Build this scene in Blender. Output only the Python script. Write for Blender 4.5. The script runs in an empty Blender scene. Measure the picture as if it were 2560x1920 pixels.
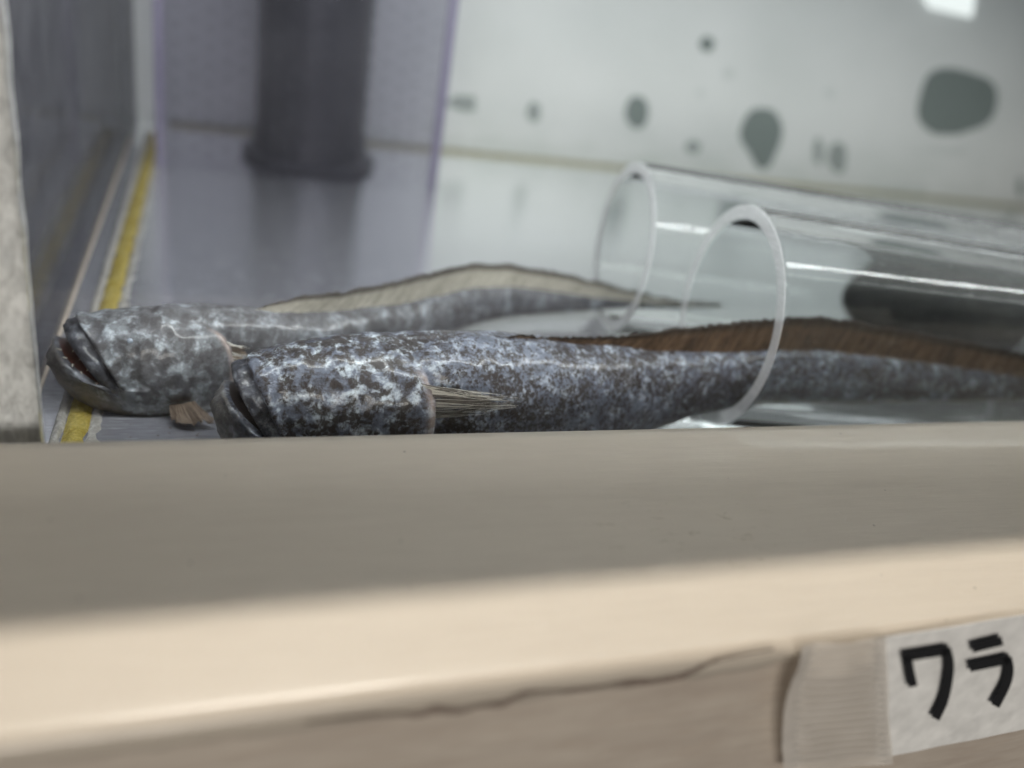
import bpy, bmesh, math, random
import numpy as np
from mathutils import Vector, Matrix, noise

random.seed(7)
S = 0.01                      # the place is measured in centimetres, the scene is in metres
scene = bpy.context.scene
col = scene.collection

# ------------------------------------------------------------------ camera
FPX, CX, CY = 2217.0, 1280.0, 960.0
def _n(v): v = np.array(v, float); return v / np.linalg.norm(v)
_V = _n([-790, 4363, FPX]); _R = _n([6670, 81, FPX]); _R = _n(_R - _V * (_R @ _V)); _U = -_V
_D = np.cross(_U, _R)
_D = _D if _D[2] > 0 else -_D
CM = np.array([_R, _D, _U])                                  # camera axes -> place axes
CAM = np.array([-6.3115, -16.2112, 9.8673])
def ray(px, py): return _n(CM @ np.array([px - CX, py - CY, FPX]))
def at(px, py, Y):  r = ray(px, py); return CAM + r * (Y - CAM[1]) / r[1]
def atz(px, py, Z): r = ray(px, py); return CAM + r * (Z - CAM[2]) / r[2]

cd = bpy.data.cameras.new('camera')
cam = bpy.data.objects.new('camera', cd); col.objects.link(cam)
cd.sensor_width = 36; cd.lens = FPX / 2560 * 36
cd.clip_start = 0.005; cd.clip_end = 20
cr, cu, cb = CM @ [1, 0, 0], CM @ [0, -1, 0], CM @ [0, 0, -1]
mw = Matrix.Identity(4)
for i in range(3):
    mw[i][0], mw[i][1], mw[i][2], mw[i][3] = cr[i], cu[i], cb[i], CAM[i] * S
cam.matrix_world = mw
cd.dof.use_dof = True; cd.dof.focus_distance = 0.205; cd.dof.aperture_fstop = 6.2
scene.camera = cam

# ------------------------------------------------------------------ light
w = bpy.data.worlds.new('World'); scene.world = w; w.use_nodes = True
bg = w.node_tree.nodes['Background']; bg.inputs[0].default_value = (0.93, 0.95, 1.0, 1); bg.inputs[1].default_value = 0.055
def area(name, loc, target, sx, sy, power, color):
    l = bpy.data.lights.new(name, 'AREA'); l.shape = 'RECTANGLE'; l.size = sx * S; l.size_y = sy * S
    l.energy = power; l.color = color
    o = bpy.data.objects.new(name, l); col.objects.link(o)
    o.location = Vector(loc) * S
    o.rotation_euler = (Vector(target) - Vector(loc)).to_track_quat('-Z', 'Y').to_euler()
    return o
area('ceiling_lamp', (4, 49, 160), (4, -3, 0), 50, 6.5, 29, (1, 0.935, 0.845))
area('front_fill', (-30, -160, 30), (0, 0, 0), 90, 40, 14.5, (1.0, 0.95, 0.88))  # unseen soft fill added in front to brighten the ledge face and fish
area('tank_lamp', (16, 0.9, 12.5), (16, 10.2, 10.0), 66, 1.2, 1.55, (0.95, 0.985, 0.98))
area('tank_lamp', (16, 25.0, 12.4), (16, 27, 0), 66, 2.2, 0.30, (0.95, 0.985, 0.98))
scene.view_settings.view_transform = 'Standard'; scene.view_settings.look = 'None'
scene.view_settings.exposure = 0.0; scene.view_settings.gamma = 1.0
scene.view_settings.use_curve_mapping = False
scene.render.engine = 'CYCLES'
cy = scene.cycles
cy.use_denoising = True; cy.use_adaptive_sampling = True; cy.adaptive_threshold = 0.025; cy.max_bounces = 18; cy.transparent_max_bounces = 16; cy.caustics_reflective = False
cy.transmission_bounces = 16; cy.glossy_bounces = 4; cy.diffuse_bounces = 3
cy.sample_clamp_indirect = 6.0; cy.blur_glossy = 0.3

# ------------------------------------------------------------------ helpers
def tag(o, label=None, cat=None, group=None, kind=None):
    if label: o['label'] = label
    if cat: o['category'] = cat
    if group: o['group'] = group
    if kind: o['kind'] = kind
    return o
def empty(name, loc=(0, 0, 0)):
    o = bpy.data.objects.new(name, None); col.objects.link(o); o.location = Vector(loc) * S
    o.empty_display_size = 0.01
    return o
def obj(name, verts, faces, mats, parent=None, fmat=None, smooth=False, uv=None, attrs=None):
    """verts in centimetres in the place; the object's origin sits at its parent's base"""
    base = np.array(parent_base(parent))
    me = bpy.data.meshes.new(name)
    me.from_pydata([tuple((np.array(v) - base) * S) for v in verts], [], [tuple(f) for f in faces])
    mats = mats if isinstance(mats, (list, tuple)) else [mats]
    for m in mats: me.materials.append(m)
    if fmat is not None: me.polygons.foreach_set('material_index', fmat)
    if smooth: me.polygons.foreach_set('use_smooth', [True] * len(me.polygons))
    if attrs:
        for k, v in attrs.items():
            a = me.attributes.new(k, 'FLOAT', 'POINT'); a.data.foreach_set('value', np.asarray(v, np.float32))
    if uv is not None:
        l = me.uv_layers.new(name='UVMap')
        for p in me.polygons:
            for li in p.loop_indices: l.data[li].uv = uv[me.loops[li].vertex_index]
    me.validate(); me.update()
    o = bpy.data.objects.new(name, me); col.objects.link(o)
    if parent: o.parent = parent
    return o
def parent_base(p):
    b = Vector((0, 0, 0))
    while p is not None: b += Vector(p.location); p = p.parent
    return tuple(b / S)
def box(x0, x1, y0, y1, z0, z1):
    v = [(x, y, z) for z in (z0, z1) for y in (y0, y1) for x in (x0, x1)]
    f = [(0, 2, 3, 1), (4, 5, 7, 6), (0, 1, 5, 4), (2, 6, 7, 3), (0, 4, 6, 2), (1, 3, 7, 5)]
    return v, f
def grid_faces(nr, nc, wrap=False, off=0):
    f = []
    for i in range(nr - 1):
        for j in range(nc if wrap else nc - 1):
            a = off + i * nc + j; b = off + i * nc + (j + 1) % nc
            f.append((a, b, b + nc, a + nc))
    return f
def cubic(x, xs, ys):
    """smooth interpolation through points (Catmull-Rom with uneven spacing)"""
    xs = np.asarray(xs, float); ys = np.asarray(ys, float); x = np.asarray(x, float)
    m = np.gradient(ys, xs, axis=0)
    i = np.clip(np.searchsorted(xs, x) - 1, 0, len(xs) - 2)
    h = (xs[i + 1] - xs[i]); t = (x - xs[i]) / h
    if ys.ndim > 1: t = t[:, None]; h = h[:, None]
    return ((2*t**3 - 3*t**2 + 1) * ys[i] + (t**3 - 2*t**2 + t) * h * m[i]
            + (-2*t**3 + 3*t**2) * ys[i+1] + (t**3 - t**2) * h * m[i+1])
def sstep(a, b, x):
    t = np.clip((x - a) / (b - a), 0, 1); return t * t * (3 - 2 * t)

# ------------------------------------------------------------------ materials
class NT:
    def __init__(s, name):
        s.m = bpy.data.materials.new(name); s.m.use_nodes = True
        s.t = s.m.node_tree; s.t.nodes.clear(); s.out = s.t.nodes.new('ShaderNodeOutputMaterial')
    def n(s, typ, **kw):
        nd = s.t.nodes.new('ShaderNode' + typ)
        for k, v in kw.items():
            if k.startswith('_'): setattr(nd, k[1:], v)
            else: s.set(nd, k.replace('__', ' '), v)
        return nd
    def set(s, nd, key, v):
        i = nd.inputs[int(key[1:]) if key[0] == 'i' and key[1:].isdigit() else key]
        if hasattr(v, 'is_linked') or hasattr(v, 'links'): s.t.links.new(v, i)
        else:
            try: i.default_value = v
            except Exception: i.default_value = tuple(v) + (1,)
    def coord(s, scale=(1, 1, 1), kind='Object', rot=(0, 0, 0)):
        tc = s.n('TexCoord'); mp = s.n('Mapping', Vector=tc.outputs[kind])
        mp.inputs['Scale'].default_value = scale; mp.inputs['Rotation'].default_value = rot
        return mp.outputs[0]
    def noise(s, vec, scale, detail=4, rough=0.55, dist=0.0):
        return s.n('TexNoise', Vector=vec, Scale=scale, Detail=detail, Roughness=rough, Distortion=dist).outputs['Fac']
    def ramp(s, fac, stops):
        r = s.n('ValToRGB', Fac=fac); e = r.color_ramp.elements
        while len(e) < len(stops): e.new(0.5)
        for k, (p, c) in zip(e, stops):
            k.position = p; k.color = (c, c, c, 1) if isinstance(c, (int, float)) else tuple(c) + (1,)
        return r.outputs[0]
    def mix(s, fac, a, b, mode='MIX'):
        m = s.n('Mix', _data_type='RGBA', _blend_type=mode)
        s.set(m, 'i0', fac); s.set(m, 'i6', a); s.set(m, 'i7', b)
        return m.outputs[2]
    def math(s, op, a, b=0.0, c=None):
        m = s.n('Math', _operation=op); s.set(m, 'i0', a); s.set(m, 'i1', b)
        if c is not None: s.set(m, 'i2', c)
        return m.outputs[0]
    def attr(s, name): return s.n('Attribute', _attribute_name=name).outputs['Fac']
    def bump(s, h, strength=0.3, dist=0.001, normal=None):
        b = s.n('Bump', Height=h, Strength=strength, Distance=dist)
        if normal: s.set(b, 'Normal', normal)
        return b.outputs[0]
    def done(s, sh): s.t.links.new(sh, s.out.inputs[0]); return s.m
    def pbr(s, **kw): return s.n('BsdfPrincipled', **kw).outputs[0]

def plain(name, c, rough=0.5, **kw):
    t = NT(name); v = t.coord(); n = t.noise(v, 260, 5)
    cc = t.mix(t.ramp(n, [(0.3, 0.0), (0.7, 1.0)]), tuple(x * 0.86 for x in c), tuple(min(1, x * 1.1) for x in c))
    return t.done(t.pbr(Base__Color=cc, Roughness=rough, Normal=t.bump(n, 0.15, 0.0006), **kw))

def mat_ledge():
    t = NT('cream_painted_board'); v = t.coord((14, 90, 90)); s1 = t.noise(v, 5, 7, 0.62)
    v2 = t.coord((40, 900, 200), rot=(0, 0, 0.06)); s2 = t.noise(v2, 2.2, 5, 0.6)
    v3 = t.coord(); blot = t.noise(v3, 24, 4)
    c = t.mix(t.ramp(s1, [(0.3, 0.0), (0.75, 1.0)]), (0.53, 0.465, 0.385), (0.57, 0.505, 0.42))
    c = t.mix(t.math('MULTIPLY', t.ramp(s2, [(0.42, 0.0), (0.7, 1.0)]), 0.10), c, (0.46, 0.40, 0.33))
    c = t.mix(t.math('MULTIPLY', t.ramp(blot, [(0.45, 0.0), (0.75, 1.0)]), 0.15), c, (0.52, 0.45, 0.36))
    # smudged yellow-brown marks in one patch of the board, and a sprinkling of dirt specks
    pz = atz(1740, 1325, 0) - np.array([0, -7.12 / 2, -4])
    d = t.n('VectorMath', _operation='DISTANCE', i0=t.coord((1, 1.7, 1)), i1=tuple((pz * [1, 1.7, 1]) * S)).outputs['Value']
    near = t.ramp(d, [(0.008, 1.0), (0.026, 0.0)])
    sm = t.ramp(t.noise(t.coord((1, 1.6, 1), rot=(0, 0, 0.7)), 260, 5, 0.65, 0.6), [(0.60, 0.0), (0.70, 1.0)])
    c = t.mix(t.math('MULTIPLY', t.math('MULTIPLY', near, sm), 0.6), c, (0.22, 0.17, 0.08))
    sp = t.n('TexVoronoi', Vector=v3, Scale=170).outputs['Distance']
    spk = t.math('MULTIPLY', t.ramp(sp, [(0.035, 1.0), (0.06, 0.0)]), t.ramp(t.noise(v3, 60, 2), [(0.5, 0.0), (0.6, 1.0)]))
    c = t.mix(t.math('MULTIPLY', spk, 0.75), c, (0.10, 0.08, 0.055))
    # fine scratches
    sc = t.n('TexVoronoi', _feature='DISTANCE_TO_EDGE', Vector=t.coord((9, 90, 30), rot=(0, 0, 0.22)), Scale=7).outputs['Distance']
    scm = t.math('MULTIPLY', t.ramp(sc, [(0.0, 1.0), (0.012, 0.0)]), t.ramp(t.noise(v3, 45, 3), [(0.5, 0.0), (0.66, 1.0)]))
    c = t.mix(t.math('MULTIPLY', scm, 0.22), c, (0.85, 0.8, 0.72))
    b = t.bump(s2, 0.22, 0.0004, t.bump(s1, 0.12, 0.0008)); b = t.bump(scm, 0.15, 0.0002, b)
    return t.done(t.pbr(Base__Color=c, Roughness=t.math('ADD', 0.30, t.math('MULTIPLY', s2, 0.2)), Normal=b, Coat__Weight=0.3, Coat__Roughness=0.16))
def mat_front():
    t = NT('worn_front_board'); v = t.coord((16, 60, 80)); s1 = t.noise(v, 3.2, 7, 0.6, 0.4); s2 = t.noise(t.coord((40, 90, 420)), 2, 5)
    c = t.mix(t.ramp(s1, [(0.3, 0.0), (0.72, 1.0)]), (0.43, 0.365, 0.305), (0.54, 0.475, 0.40))
    c = t.mix(t.math('MULTIPLY', t.ramp(s2, [(0.5, 0.0), (0.7, 1.0)]), 0.3), c, (0.40, 0.31, 0.24))
    return t.done(t.pbr(Base__Color=c, Roughness=0.55, Normal=t.bump(s1, 0.4, 0.001)))
def mat_skin(name, dark, mid, pale, belly, spk, patch, fine, speck, fleck=1.0, coat=0.34, spec=0.3):
    t = NT(name); v = t.coord()
    be = t.attr('belly'); lip = t.attr('lip'); gill = t.attr('gill'); he = t.attr('head')
    warp = t.n('TexNoise', Vector=v, Scale=180, Detail=2).outputs['Color']
    vv = t.n('VectorMath', _operation='ADD', i0=v, i1=t.n('VectorMath', _operation='SCALE', i0=warp, Scale=0.0022).outputs[0]).outputs[0]
    n1 = t.noise(vv, patch, 5, 0.6); n2 = t.noise(vv, fine, 6, 0.7); n3 = t.noise(v, speck, 3, 0.6); n0 = t.noise(v, patch * 0.3, 3)
    base = t.ramp(t.math('ADD', t.math('MULTIPLY', n1, 0.7), t.math('MULTIPLY', n2, 0.3)), [(0.36, tuple(0.55 * m for m in mid)), (0.50, mid), (0.64, pale)])
    # bluish-white flecks, more of them on the head
    fl = t.math('MULTIPLY', t.ramp(t.math('ADD', n1, t.math('MULTIPLY', n0, 0.35)), [(0.66, 0.0), (0.84, 1.0)]), t.math('ADD', 0.25, t.math('MULTIPLY', he, 0.75)))
    base = t.mix(t.math('MULTIPLY', fl, 0.9 * fleck), base, (0.66, 0.74, 0.80))
    # brown-black specks whose density drifts over the body; larger blots on the head
    big = t.noise(vv, patch * 1.35, 4, 0.6)
    q = t.math('ADD', t.math('MULTIPLY', n2, 0.62), t.math('MULTIPLY', n3, 0.38))
    qh = t.math('ADD', t.math('MULTIPLY', q, 0.45), t.math('MULTIPLY', big, 0.55))
    q = t.math('ADD', t.math('MULTIPLY', q, t.math('SUBTRACT', 1.0, he)), t.math('MULTIPLY', qh, he))
    q = t.math('ADD', q, t.math('MULTIPLY', t.math('SUBTRACT', n0, 0.5), 0.30))
    q = t.math('ADD', q, t.math('MULTIPLY', t.math('SUBTRACT', 1.0, he), 0.006))
    c = t.mix(t.math('MULTIPLY', t.ramp(q, [(0.435, 0.0), (0.545, 1.0)]), spk), base, dark)
    c = t.mix(t.math('MULTIPLY', be, t.ramp(n2, [(0.35, 0.35), (0.6, 0.9)])), c, belly)
    c = t.mix(t.math('MULTIPLY', lip, 0.85), c, t.ramp(t.math('ADD', t.math('MULTIPLY', n2, 0.5), t.math('MULTIPLY', n1, 0.5)), [(0.40, (0.010, 0.010, 0.014)), (0.52, (0.05, 0.052, 0.065)), (0.66, (0.26, 0.275, 0.31))]))
    c = t.mix(t.math('MULTIPLY', gill, 0.55), c, (0.50, 0.40, 0.36))
    # thin pale creases
    cr_ = t.n('TexVoronoi', _feature='DISTANCE_TO_EDGE', Vector=t.n('VectorMath', _operation='MULTIPLY', i0=vv, i1=(1.9, 1.9, 0.8)).outputs[0], Scale=150).outputs['Distance']
    crm = t.math('MULTIPLY', t.ramp(cr_, [(0.0, 1.0), (0.035, 0.0)]), t.ramp(n0, [(0.48, 0.0), (0.62, 1.0)]))
    c = t.mix(t.math('MULTIPLY', crm, 0.10 * fleck), c, (0.5, 0.55, 0.62))
    h = t.math('ADD', t.math('MULTIPLY', n2, 0.7), t.math('ADD', t.math('MULTIPLY', n1, 0.6), t.math('MULTIPLY', crm, 0.03)))
    return t.done(t.pbr(Base__Color=c, Roughness=t.math('ADD', 0.3, t.math('MULTIPLY', n2, 0.25)), Normal=t.bump(h, 0.45, 0.0011),
                        Specular__IOR__Level=spec, Coat__Weight=coat, Coat__Roughness=0.15))
def mat_fin(name, base, streak, edge, fu, slant, alpha=1.0):
    t = NT(name); tc = t.n('TexCoord'); sx = t.n('SeparateXYZ', Vector=tc.outputs['UV'])
    u, v = sx.outputs[0], sx.outputs[1]
    q = t.math('SUBTRACT', u, t.math('MULTIPLY', v, slant))
    cx_ = t.n('CombineXYZ', X=t.math('MULTIPLY', q, fu), Y=t.math('MULTIPLY', v, 1.1), Z=0.0).outputs[0]
    n = t.noise(cx_, 1.0, 5, 0.65, 0.3); n2 = t.noise(t.coord(), 500, 4)
    m = t.ramp(t.math('ADD', t.math('MULTIPLY', n, 0.75), t.math('MULTIPLY', n2, 0.25)), [(0.40, 0.0), (0.60, 1.0)])
    c = t.mix(m, base, streak)
    ev = t.ramp(t.math('ADD', v, t.math('MULTIPLY', t.math('SUBTRACT', n, 0.5), 0.35)), [(0.68, 0.0), (0.9, 1.0)])
    c = t.mix(t.math('MULTIPLY', ev, 0.9), c, edge)
    b = t.pbr(Base__Color=c, Roughness=0.4, Normal=t.bump(n, 0.5, 0.0008), Specular__IOR__Level=0.4)
    tr = t.n('BsdfTranslucent', Color=c).outputs[0]
    mx = t.n('MixShader', i0=0.45, i1=b, i2=tr).outputs[0]
    if alpha < 1:
        tp = t.n('BsdfTransparent').outputs[0]
        mx = t.n('MixShader', i0=t.math('ADD', alpha, t.math('MULTIPLY', m, (1 - alpha) * 0.7)), i1=tp, i2=mx).outputs[0]
    return t.done(mx)
def mat_pane(name, tint, ior, gain, rough=0.0, haze=0.0, hazec=(0.8, 0.8, 0.8), wob=0.0):
    t = NT(name); bf_ = t.n('NewGeometry').outputs['Backfacing']
    fr = t.n('Fresnel', IOR=t.math('ADD', ior, t.math('MULTIPLY', bf_, 1 / ior - ior))).outputs[0]
    k = t.math('MINIMUM', t.math('MULTIPLY', fr, gain), 0.96)
    g = t.n('BsdfGlossy', Roughness=rough)
    tr = t.n('BsdfTransparent', Color=tint).outputs[0]
    if wob:
        nb = t.bump(t.noise(t.coord((1, 0.25, 1)), 300, 4), wob, 0.0006); t.set(g, 'Normal', nb)
    if haze:
        h = t.noise(t.coord(), 70, 5)
        df = t.n('BsdfDiffuse', Color=hazec).outputs[0]
        tr = t.n('MixShader', i0=t.math('MULTIPLY', h, 2 * haze), i1=tr, i2=df).outputs[0]
    return t.done(t.n('MixShader', i0=k, i1=tr, i2=g.outputs[0]).outputs[0])
def mat_floor():
    t = NT('glossy_acrylic_floor')
    st = t.noise(t.coord((7, 70, 1)), 14, 5, 0.6); fine = t.noise(t.coord((60, 900, 1)), 2.0, 4)
    fr = t.n('Fresnel', IOR=1.8).outputs[0]
    k = t.math('MINIMUM', t.math('MULTIPLY', t.math('POWER', fr, 1.25), 4.2), 0.95)
    nb = t.bump(st, 0.10, 0.0009, t.bump(fine, 0.06, 0.0003))
    g = t.n('BsdfGlossy', Color=(0.96, 0.975, 0.975), Roughness=0.06, Normal=nb).outputs[0]
    c = t.mix(t.ramp(st, [(0.35, 0.0), (0.7, 1.0)]), (0.19, 0.192, 0.22), (0.29, 0.292, 0.325))
    sx = t.n('SeparateXYZ', Vector=t.coord())
    wear = t.math('MULTIPLY', t.ramp(fine, [(0.60, 0.0), (0.68, 1.0)]), 0.5)
    c = t.mix(wear, c, (0.85, 0.86, 0.88))
    d = t.n('BsdfDiffuse', Color=c, Normal=nb).outputs[0]
    return t.done(t.n('MixShader', i0=k, i1=d, i2=g).outputs[0])
def mat_glass():
    t = NT('clear_acrylic_tube')
    st = t.noise(t.coord((3, 120, 120)), 3, 4); sc = t.noise(t.coord((25, 260, 260)), 4, 4)
    nb = t.bump(st, 0.05, 0.0006)
    rf = t.n('BsdfRefraction', Color=(0.985, 0.992, 0.992), Roughness=0.0, IOR=1.055, Normal=nb).outputs[0]
    gl = t.n('BsdfGlossy', Color=(1, 1, 1), Roughness=0.05, Normal=nb).outputs[0]
    fr = t.n('LayerWeight', Blend=0.5).outputs['Facing']
    fr = t.math('ADD', t.math('MULTIPLY', t.math('POWER', fr, 4.0), 0.30), 0.015)
    m = t.n('MixShader', i0=fr, i1=rf, i2=gl).outputs[0]
    df = t.n('BsdfDiffuse', Color=(0.85, 0.88, 0.88)).outputs[0]
    fc = t.n('LayerWeight', Blend=0.5).outputs['Facing']
    hz = t.math('ADD', t.math('MULTIPLY', t.ramp(sc, [(0.5, 0.06), (0.72, 1.0)]), 0.022), t.math('MULTIPLY', t.math('POWER', fc, 4.0), 0.22))
    return t.done(t.n('MixShader', i0=hz, i1=m, i2=df).outputs[0])
def mat_rim():
    t = NT('sawn_acrylic_rim'); n = t.noise(t.coord((1, 1, 9)), 260, 4)
    d = t.pbr(Base__Color=(0.86, 0.85, 0.87), Roughness=0.3, Normal=t.bump(n, 0.25, 0.0005))
    tl = t.n('BsdfTranslucent', Color=(0.85, 0.86, 0.88)).outputs[0]
    tp = t.n('BsdfTransparent', Color=(0.97, 0.98, 0.98)).outputs[0]
    a = t.n('MixShader', i0=0.3, i1=d, i2=tl).outputs[0]
    return t.done(t.n('MixShader', i0=t.math('ADD', 0.36, t.math('MULTIPLY', n, 0.4)), i1=tp, i2=a).outputs[0])
def mat_sawn_edge():
    t = NT('sawn_acrylic_edge'); v = t.coord((60, 20, 26)); n = t.noise(v, 8, 7, 0.7, 1.2); n2 = t.noise(t.coord((40, 40, 260)), 5, 5, 0.7)
    c = t.mix(t.ramp(n, [(0.35, 0.0), (0.62, 1.0)]), (0.50, 0.50, 0.49), (1.0, 1.0, 0.99))
    h = t.math('ADD', n, t.math('MULTIPLY', n2, 0.6))
    d = t.pbr(Base__Color=c, Roughness=0.12, Normal=t.bump(h, 0.42, 0.0018), Specular__IOR__Level=0.9, Coat__Weight=0.6, Coat__Roughness=0.05)
    tl = t.n('BsdfTranslucent', Color=(0.97, 0.96, 0.92)).outputs[0]
    return t.done(t.n('MixShader', i0=0.08, i1=d, i2=tl).outputs[0])
def mat_glue(name, a, b_, sc):
    t = NT(name); n = t.noise(t.coord((1, 0.6, 1)), sc, 6, 0.7, 1.0)
    vo = t.n('TexVoronoi', _feature='DISTANCE_TO_EDGE', Vector=t.coord((1, 1.6, 1)), Scale=sc * 1.6).outputs['Distance']
    c = t.mix(t.ramp(n, [(0.35, 0.0), (0.65, 1.0)]), a, b_)
    c = t.mix(t.math('MULTIPLY', t.ramp(vo, [(0.0, 1.0), (0.09, 0.0)]), 0.35), c, tuple(x * 0.4 for x in a))
    d = t.pbr(Base__Color=c, Roughness=0.16, Normal=t.bump(t.math('ADD', n, vo), 0.8, 0.0016), Coat__Weight=0.5)
    tl = t.n('BsdfTranslucent', Color=c).outputs[0]
    return t.done(t.n('MixShader', i0=0.3, i1=d, i2=tl).outputs[0])
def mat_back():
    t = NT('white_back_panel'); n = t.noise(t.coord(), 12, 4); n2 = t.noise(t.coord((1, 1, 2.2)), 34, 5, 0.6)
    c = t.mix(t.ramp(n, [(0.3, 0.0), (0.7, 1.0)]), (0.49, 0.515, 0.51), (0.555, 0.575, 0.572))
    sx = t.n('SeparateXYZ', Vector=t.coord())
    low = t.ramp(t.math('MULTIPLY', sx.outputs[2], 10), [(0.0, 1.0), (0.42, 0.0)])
    low_mottle = t.math('MULTIPLY', low, t.ramp(n2, [(0.45, 0.0), (0.68, 1.0)]))  # grey-green mottling, denser towards the bottom of the panel
    c = t.mix(t.math('MULTIPLY', low_mottle, 0.5), c, (0.38, 0.42, 0.40))
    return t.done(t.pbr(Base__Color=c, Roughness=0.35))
def mat_sheet(add=0.0):
    t = NT('purple_tinted_sheet'); n = t.noise(t.coord((60, 1, 14)), 3, 5); n2 = t.noise(t.coord(), 18, 3)
    tp = t.n('BsdfTransparent', Color=(0.76, 0.755, 0.80)).outputs[0]
    c = t.mix(n, (0.26, 0.255, 0.28), (0.36, 0.355, 0.39))
    d = t.pbr(Base__Color=c, Roughness=0.35)
    return t.done(t.n('MixShader', i0=t.math('ADD', 0.02 + add, t.math('MULTIPLY', n2, 0.10)), i1=tp, i2=d).outputs[0])

M = dict(
    ledge=mat_ledge(), front=mat_front(),
    skin_a=mat_skin('speckled_dark_skin', (0.024, 0.0165, 0.0135), (0.15, 0.17, 0.222), (0.41, 0.455, 0.53), (0.40, 0.36, 0.29), 0.96, 280, 640, 1300, 0.9),
    skin_b=mat_skin('grey_mottled_skin', (0.040, 0.036, 0.037), (0.135, 0.137, 0.150), (0.25, 0.265, 0.295), (0.34, 0.29, 0.22), 0.66, 230, 420, 800, 0.7),
    skin_c=mat_skin('blackish_skin', (0.008, 0.009, 0.009), (0.016, 0.017, 0.016), (0.035, 0.034, 0.03), (0.06, 0.06, 0.05), 0.4, 200, 500, 900, 0.0, 0.0, 0.1),
    mouth=plain('dark_red_mouth', (0.055, 0.014, 0.008), 0.3), gullet=plain('black_gullet', (0.015, 0.008, 0.008), 0.5),
    tooth=plain('pale_tooth', (0.46, 0.43, 0.37), 0.25),
    fin_a=mat_fin('brown_streaked_fin', (0.045, 0.026, 0.017), (0.165, 0.105, 0.062), (0.016, 0.011, 0.009), 5.0, 1.2),
    fin_b=mat_fin('cream_streaked_fin', (0.38, 0.355, 0.30), (0.62, 0.595, 0.525), (0.045, 0.036, 0.034), 6.0, 1.2),
    fin_c=plain('blackish_fin', (0.02, 0.018, 0.015), 0.5),
    membrane=mat_fin('pale_fin_membrane', (0.10, 0.085, 0.075), (0.42, 0.39, 0.34), (0.40, 0.38, 0.34), 9.0, 0.1, 0.5),
    pelvic=mat_fin('pinkish_brown_fin', (0.20, 0.145, 0.11), (0.34, 0.27, 0.21), (0.26, 0.2, 0.16), 5.0, 0.1, 0.9),
    ray_pale=plain('pale_fin_ray', (0.66, 0.64, 0.58), 0.35), ray_dark=plain('dark_fin_ray', (0.10, 0.085, 0.07), 0.4),
    eye=plain('tiny_eye', (0.33, 0.38, 0.45), 0.1),
    floor=mat_floor(), glass=mat_glass(), rim=mat_rim(), sawn=mat_sawn_edge(),
    wall=mat_pane('clear_side_wall', (0.70, 0.70, 0.74), 1.5, 0.45, 0.08, 0.11, (0.5, 0.5, 0.53), 0.12),
    pane=mat_pane('clear_front_pane', (0.985, 0.99, 0.99), 1.33, 0.55),
    glue=mat_glue('yellowed_glue', (0.52, 0.38, 0.05), (0.80, 0.66, 0.20), 330), glue_pale=mat_glue('milky_glue', (0.52, 0.49, 0.44), (0.85, 0.83, 0.80), 300),
    glue_dull=mat_glue('dull_yellow_glue', (0.40, 0.38, 0.24), (0.56, 0.53, 0.38), 200),
    back=mat_back(), sheet=mat_sheet(), sheet_dimple=mat_sheet(0.085), sheet_edge=plain('violet_sheet_edge', (0.14, 0.13, 0.19), 0.3), dimple=plain('lilac_dimple', (0.24, 0.235, 0.27), 0.2),
    pipe=plain('black_blue_plastic', (0.010, 0.013, 0.019), 0.3), tan=plain('tan_edge', (0.50, 0.43, 0.36), 0.4),
    shade_lid=plain('white_shade_lid', (0.82, 0.82, 0.80), 0.5), paper=plain('white_label_paper', (0.84, 0.83, 0.80), 0.6), ink=plain('black_ink', (0.012, 0.012, 0.013), 0.5),
    bubble=mat_pane('air_bubble_skin', (0.95, 0.97, 0.97), 1.33, 2.5),
)
def mat_spot(k, c):
    t = NT(k); n = t.noise(t.coord(), 40, 3)
    return t.done(t.pbr(Base__Color=t.mix(n, tuple(x * 0.88 for x in c), c), Roughness=0.4))
def mat_tape():
    t = NT('ribbed_clear_tape'); n = t.noise(t.coord((1, 1, 1)), 90, 4)
    d = t.pbr(Base__Color=t.mix(n, (0.64, 0.585, 0.52), (0.82, 0.78, 0.72)), Roughness=0.2, Coat__Weight=0.4)
    tp = t.n('BsdfTransparent', Color=(0.93, 0.9, 0.86)).outputs[0]
    return t.done(t.n('MixShader', i0=0.72, i1=tp, i2=d).outputs[0])
M['tape'] = mat_tape()
tl = NT('glare_glow'); M['lit'] = tl.done(tl.n('Emission', Color=(0.93, 1.0, 0.98), Strength=1.0).outputs[0])

FZ = -2.6                                   # tank floor; the ledge's top is height 0
# ------------------------------------------------------------------ ledge
YAW = math.radians(1.7)
def L2W(x, y, z): c, s = math.cos(YAW), math.sin(YAW); return np.array([x * c - y * s, x * s + y * c, z])
def W2L(p): c, s = math.cos(YAW), math.sin(YAW); return np.array([p[0] * c + p[1] * s, -p[0] * s + p[1] * c, p[2]])
def atl(px, py, YL):                         # pixel -> point of the plane y = YL of the ledge
    n_ = L2W(0, 1, 0); r = ray(px, py); k = (YL - CAM @ n_) / (r @ n_); return W2L(CAM + r * k)
YF = -7.12                                   # front of the ledge
ledge = tag(empty('display_ledge', (0, YF / 2, -4)), 'cream painted ledge running along the front of the tank, half in shade', 'ledge')
def loft_x(profile, xs, fn=None):
    """sweep a profile [(y,z)] along x in ledge coordinates"""
    v = []
    for x in xs:
        for k, (y, z) in enumerate(profile):
            dy, dz = fn(x, k) if fn else (0, 0)
            v.append(L2W(x, y + dy, z + dz))
    return v, grid_faces(len(xs), len(profile))
xs = np.linspace(-40, 45, 400)
rb = 0.26
prof = [(0.0, -3.2), (0.0, -0.05), (-0.05, 0.0)] + [(y, 0.0) for y in np.linspace(-0.3, YF + rb + 0.2, 14)]
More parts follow.
